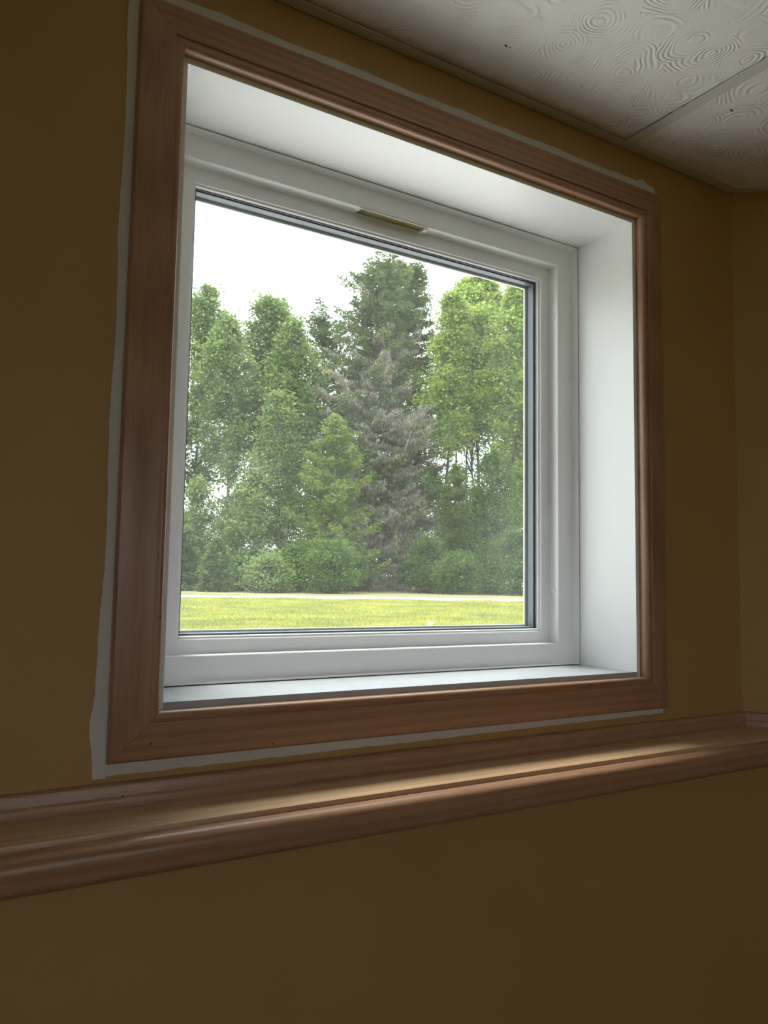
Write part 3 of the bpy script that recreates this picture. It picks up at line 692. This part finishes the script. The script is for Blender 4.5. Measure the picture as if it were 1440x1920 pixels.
# shrubs along the edge of the woods
conifer('balsam_fir', 'small dark fir at the foot of the wispy poplar', 350, 30.7, 985, 1108, 90, 'needle', 'bark', 41, 0.14, 8, 0.05, 0.2, 1.3, 0.8, size=0.075)
conifer('balsam_fir', 'small dark fir between the bushy young poplars', 405, 29, 1005, 1109, 80, 'needle', 'bark', 42, 0.14, 8, 0.05, 0.2, 1.3, 0.8, size=0.075)
SH = [('lighter green leafy shrub before the tallest birch', 500, 28.9, 1046, 85, 'leaf_pale'), ('low dark shrub between the small fir and the lighter green shrub', 450, 30.7, 1052, 80, 'leaf_dark'),
      ('dark round shrub between lighter green shrub and young spruce', 562, 30.6, 1028, 92, 'leaf_dark'), ('dark shrub in front of the yellow green young spruce', 622, 28.9, 1022, 92, 'leaf_dark'),
      ('small shrub before the trunk of the old spruce on the birch side', 662, 34.5, 1046, 58, 'leaf_dark'), ('dark shrub at the foot of the dead spruce', 745, 40.3, 1032, 80, 'leaf_dark'),
      ('dense dark shrub between dead spruce and young fir', 800, 33.2, 1010, 92, 'leaf_dark'), ('dark shrub in front of the young fir', 862, 31.3, 1045, 84, 'leaf_dark'),
      ('broad dark shrub below the maple sapling', 918, 33.2, 1030, 92, 'leaf_dark'), ('tall dark shrub at the foot of the long-crowned maple', 975, 31.2, 1000, 95, 'leaf_dark')]
for k, (lb, px, d, top, wp, mm) in enumerate(SH):
    broadleaf('shrub', lb, px, d, top, 1106, wp, mm, 'bark_dark', 60+k, 80, 110, size=0.05, r0=0.025, shape=0.35, group='shrubs along the forest edge', cat='shrub', stems=3)
# darker thicket deeper in the woods
for k, (px, top, wp, lb) in enumerate([(350, 965, 130, 'shaded thicket bush deep behind the wispy poplar'), (440, 930, 140, 'shaded thicket bush deep behind the tallest birch'), (535, 920, 140, 'shaded thicket bush deep behind the leaning birch'),
                                       (630, 850, 140, 'shaded thicket bush deep behind the young spruce'), (725, 820, 150, 'shaded thicket bush deep behind the two old spruces'),
                                       (815, 880, 130, 'shaded thicket bush deep behind the slim poplar'), (890, 945, 130, 'shaded thicket bush deep behind the broad maple'), (970, 830, 140, 'shaded thicket bush deep behind the long-crowned maple')]):
    broadleaf('thicket_bush', lb, px, 50 + 4.5*(k % 2), top, 1104, wp, 'leaf_dark', 'bark_dark', 80+k, 120, 100, size=0.07, r0=0.05, shape=0.35, group='thicket inside the woods', cat='bush', stems=2)
# the edge goes on to both sides
for k, (px, top, wp, mm, lb) in enumerate([(255, 560, 110, 'leaf_pale', 'poplar next in line after the wispy poplar, away from the spruces'), (150, 540, 120, 'leaf_pale', 'second poplar after the wispy poplar, away from the spruces'),
                                           (1065, 540, 130, 'leaf_bright', 'maple next in line after the long-crowned maple, away from the spruces'), (1180, 560, 140, 'leaf_bright', 'second maple after the long-crowned maple, away from the spruces')]):
    broadleaf('forest_tree', lb, px, (36.5, 39.5, 42.5, 37.5)[k], top, 900, wp, mm, 'bark', 100+k, 110, 85, r0=0.13)
for k, (px, lb) in enumerate([(275, 'dark shrub below the first poplar past the wispy poplar'), (185, 'dark shrub below the second poplar past the wispy poplar'),
                              (1060, 'dark shrub below the first maple past the long-crowned maple'), (1150, 'dark shrub below the second maple past the long-crowned maple')]):
    broadleaf('shrub', lb, px, 31.8 + 2*((k + k//2) % 2), 980, 1106, 120, 'leaf_dark', 'bark_dark', 110+k, 60, 80, size=0.066, r0=0.03, shape=0.35, group='shrubs along the forest edge', cat='shrub', stems=3)

# farther along, copies of trees already grown: more of the same woods
def copy_tree(root, px, depth, rot, sc_, label, group, cat):
    x, y = spot(px, depth); r = root.copy(); col.objects.link(r)
    r.location = (x, y, ground(x, y)); r.rotation_euler = (0, 0, rot); r.scale = (sc_, sc_, sc_); tag(r, label, cat, group)
    for ch in list(root.children):
        c = ch.copy(); col.objects.link(c); c.parent = r
FT = {o.name: o for o in col.objects if o.parent is None}
rgf = random.Random(9)
SRC = ['forest_tree', 'forest_tree.001', 'birch_tree.001', 'poplar_tree.001', 'balsam_fir', 'birch_sapling']
KINDS = ['bare-stemmed tall poplar', 'narrow tall poplar', 'white-trunked birch', 'round-crowned poplar', 'young green fir', 'thin young birch']
px = 95
for k in range(12):
    copy_tree(FT[SRC[k % 6]], px, 36 + (k % 2)*4.5 + (k % 3), rgf.uniform(0, 6.28), rgf.uniform(0.9, 1.15), KINDS[k % 6] + ' in the woods past the two poplars beyond the clump', 'woods past the poplars', 'tree'); px -= 85
SRC = ['forest_tree.002', 'forest_tree.003', 'maple_tree.001', 'balsam_fir', 'maple_sapling']
KINDS = ['tall green maple', 'broad green maple', 'long-crowned maple', 'young green fir', 'leafy maple sapling']
px = 1300
for k in range(5):
    copy_tree(FT[SRC[k % 5]], px, 36 + (k % 2)*4.5 + (k % 3), rgf.uniform(0, 6.28), rgf.uniform(0.9, 1.15), KINDS[k % 5] + ' in the woods past the two maples', 'woods past the maples', 'tree'); px += 110
px = 120
for k in range(9):
    copy_tree(FT['shrub.%03d' % (1 + k % 9)], px, 30.2 + 2.6*(k % 2), rgf.uniform(0, 6.28), rgf.uniform(1.0, 1.3), 'dark shrub of the woods past the two poplars beyond the clump', 'shrubs past the poplars', 'shrub'); px -= 88

# dry grass at the foot of the old spruce
rg = np.random.default_rng(77); x0, y0 = spot(690, 36.4); g0 = ground(x0, y0); V = []
for _ in range(420):
    dx, dy = rg.normal()*0.55, rg.normal()*0.25; z = ground(x0+dx, y0+dy)-g0; a = rg.uniform(0, 6.28); hh = rg.uniform(0.12, 0.42); w = 0.012
    V += [(dx-w*math.cos(a), dy-w*math.sin(a), z), (dx+w*math.cos(a), dy+w*math.sin(a), z), (dx+rg.normal()*0.1, dy+rg.normal()*0.1, z+hh)]
dg = link('dry_grass_tuft', mesh_np('dry_grass_tuft', np.array(V), np.arange(len(V)).reshape(-1, 3)), M['dry']); dg.location = (x0, y0, g0)
tag(dg, 'tan dry grass tuft at the foot of the old spruce', 'dry grass', kind='stuff')

# dandelions and a white scrap on the lawn
M['yellow'] = plain('yellow_petals', (0.75, 0.62, 0.04), 0.8); M['scrap'] = plain('white_scrap', (0.85, 0.85, 0.82), 0.7)
M['stem'] = plain('flower_stem', (0.2, 0.28, 0.06), 0.8)
def dandelions(px, py, label, seed, n):
    q = on_plane(px, py, 2, GZ); rgn = random.Random(seed); root = empty('dandelion_patch', (q.x, q.y, ground(q.x, q.y))); tag(root, label, 'flowers', 'dandelions on the lawn')
    for k in range(n):
        dx, dy, hh = rgn.gauss(0, 0.07), rgn.gauss(0, 0.20), rgn.uniform(0.045, 0.075); m8 = 9; z0 = ground(q.x+dx, q.y+dy)-ground(q.x, q.y)
        V = [(dx, dy, z0+hh+0.004)] + [(dx+(0.017 if i % 2 else 0.012)*math.cos(6.283*i/m8), dy+(0.017 if i % 2 else 0.012)*math.sin(6.283*i/m8), z0+hh+0.010) for i in range(m8)] + [(dx, dy, z0+hh-0.004)]
        link('flower', mesh_py('flower', V, [(0, 1+i, 1+(i+1) % m8) for i in range(m8)] + [(m8+1, 1+(i+1) % m8, 1+i) for i in range(m8)]), M['yellow'], root)
        sweep('stem', [[(dx-0.0015, dy, z0), (dx+0.0015, dy, z0), (dx, dy+0.002, z0)], [(dx-0.0015, dy, z0+hh), (dx+0.0015, dy, z0+hh), (dx, dy+0.002, z0+hh)]], M['stem'], root)
dandelions(432, 1166, 'larger patch of yellow dandelions in the lawn grass', 1, 12)
dandelions(492, 1164, 'smaller patch of yellow dandelions in the lawn grass', 2, 8)
q = on_plane(806, 1166, 2, GZ+0.05); rgn = random.Random(4); V = []
for j in range(5):
    for i in range(7):
        V.append(((i-3)*0.012+rgn.uniform(-.004, .004), (j-2)*0.014+rgn.uniform(-.004, .004), 0.045+0.02*math.sin(i*1.3+j)+rgn.uniform(-.006, .006)))
Fs = [(j*7+i, j*7+i+1, (j+1)*7+i+1, (j+1)*7+i) for j in range(4) for i in range(6)]
sp = link('paper_scrap', mesh_py('paper_scrap', V, Fs), M['scrap']); sp.location = (q.x, q.y, ground(q.x, q.y)-0.015)
tag(sp, 'small crumpled white paper scrap lying on the lawn', 'paper scrap')
so = sp.modifiers.new('thickness', 'SOLIDIFY'); so.thickness = 0.001
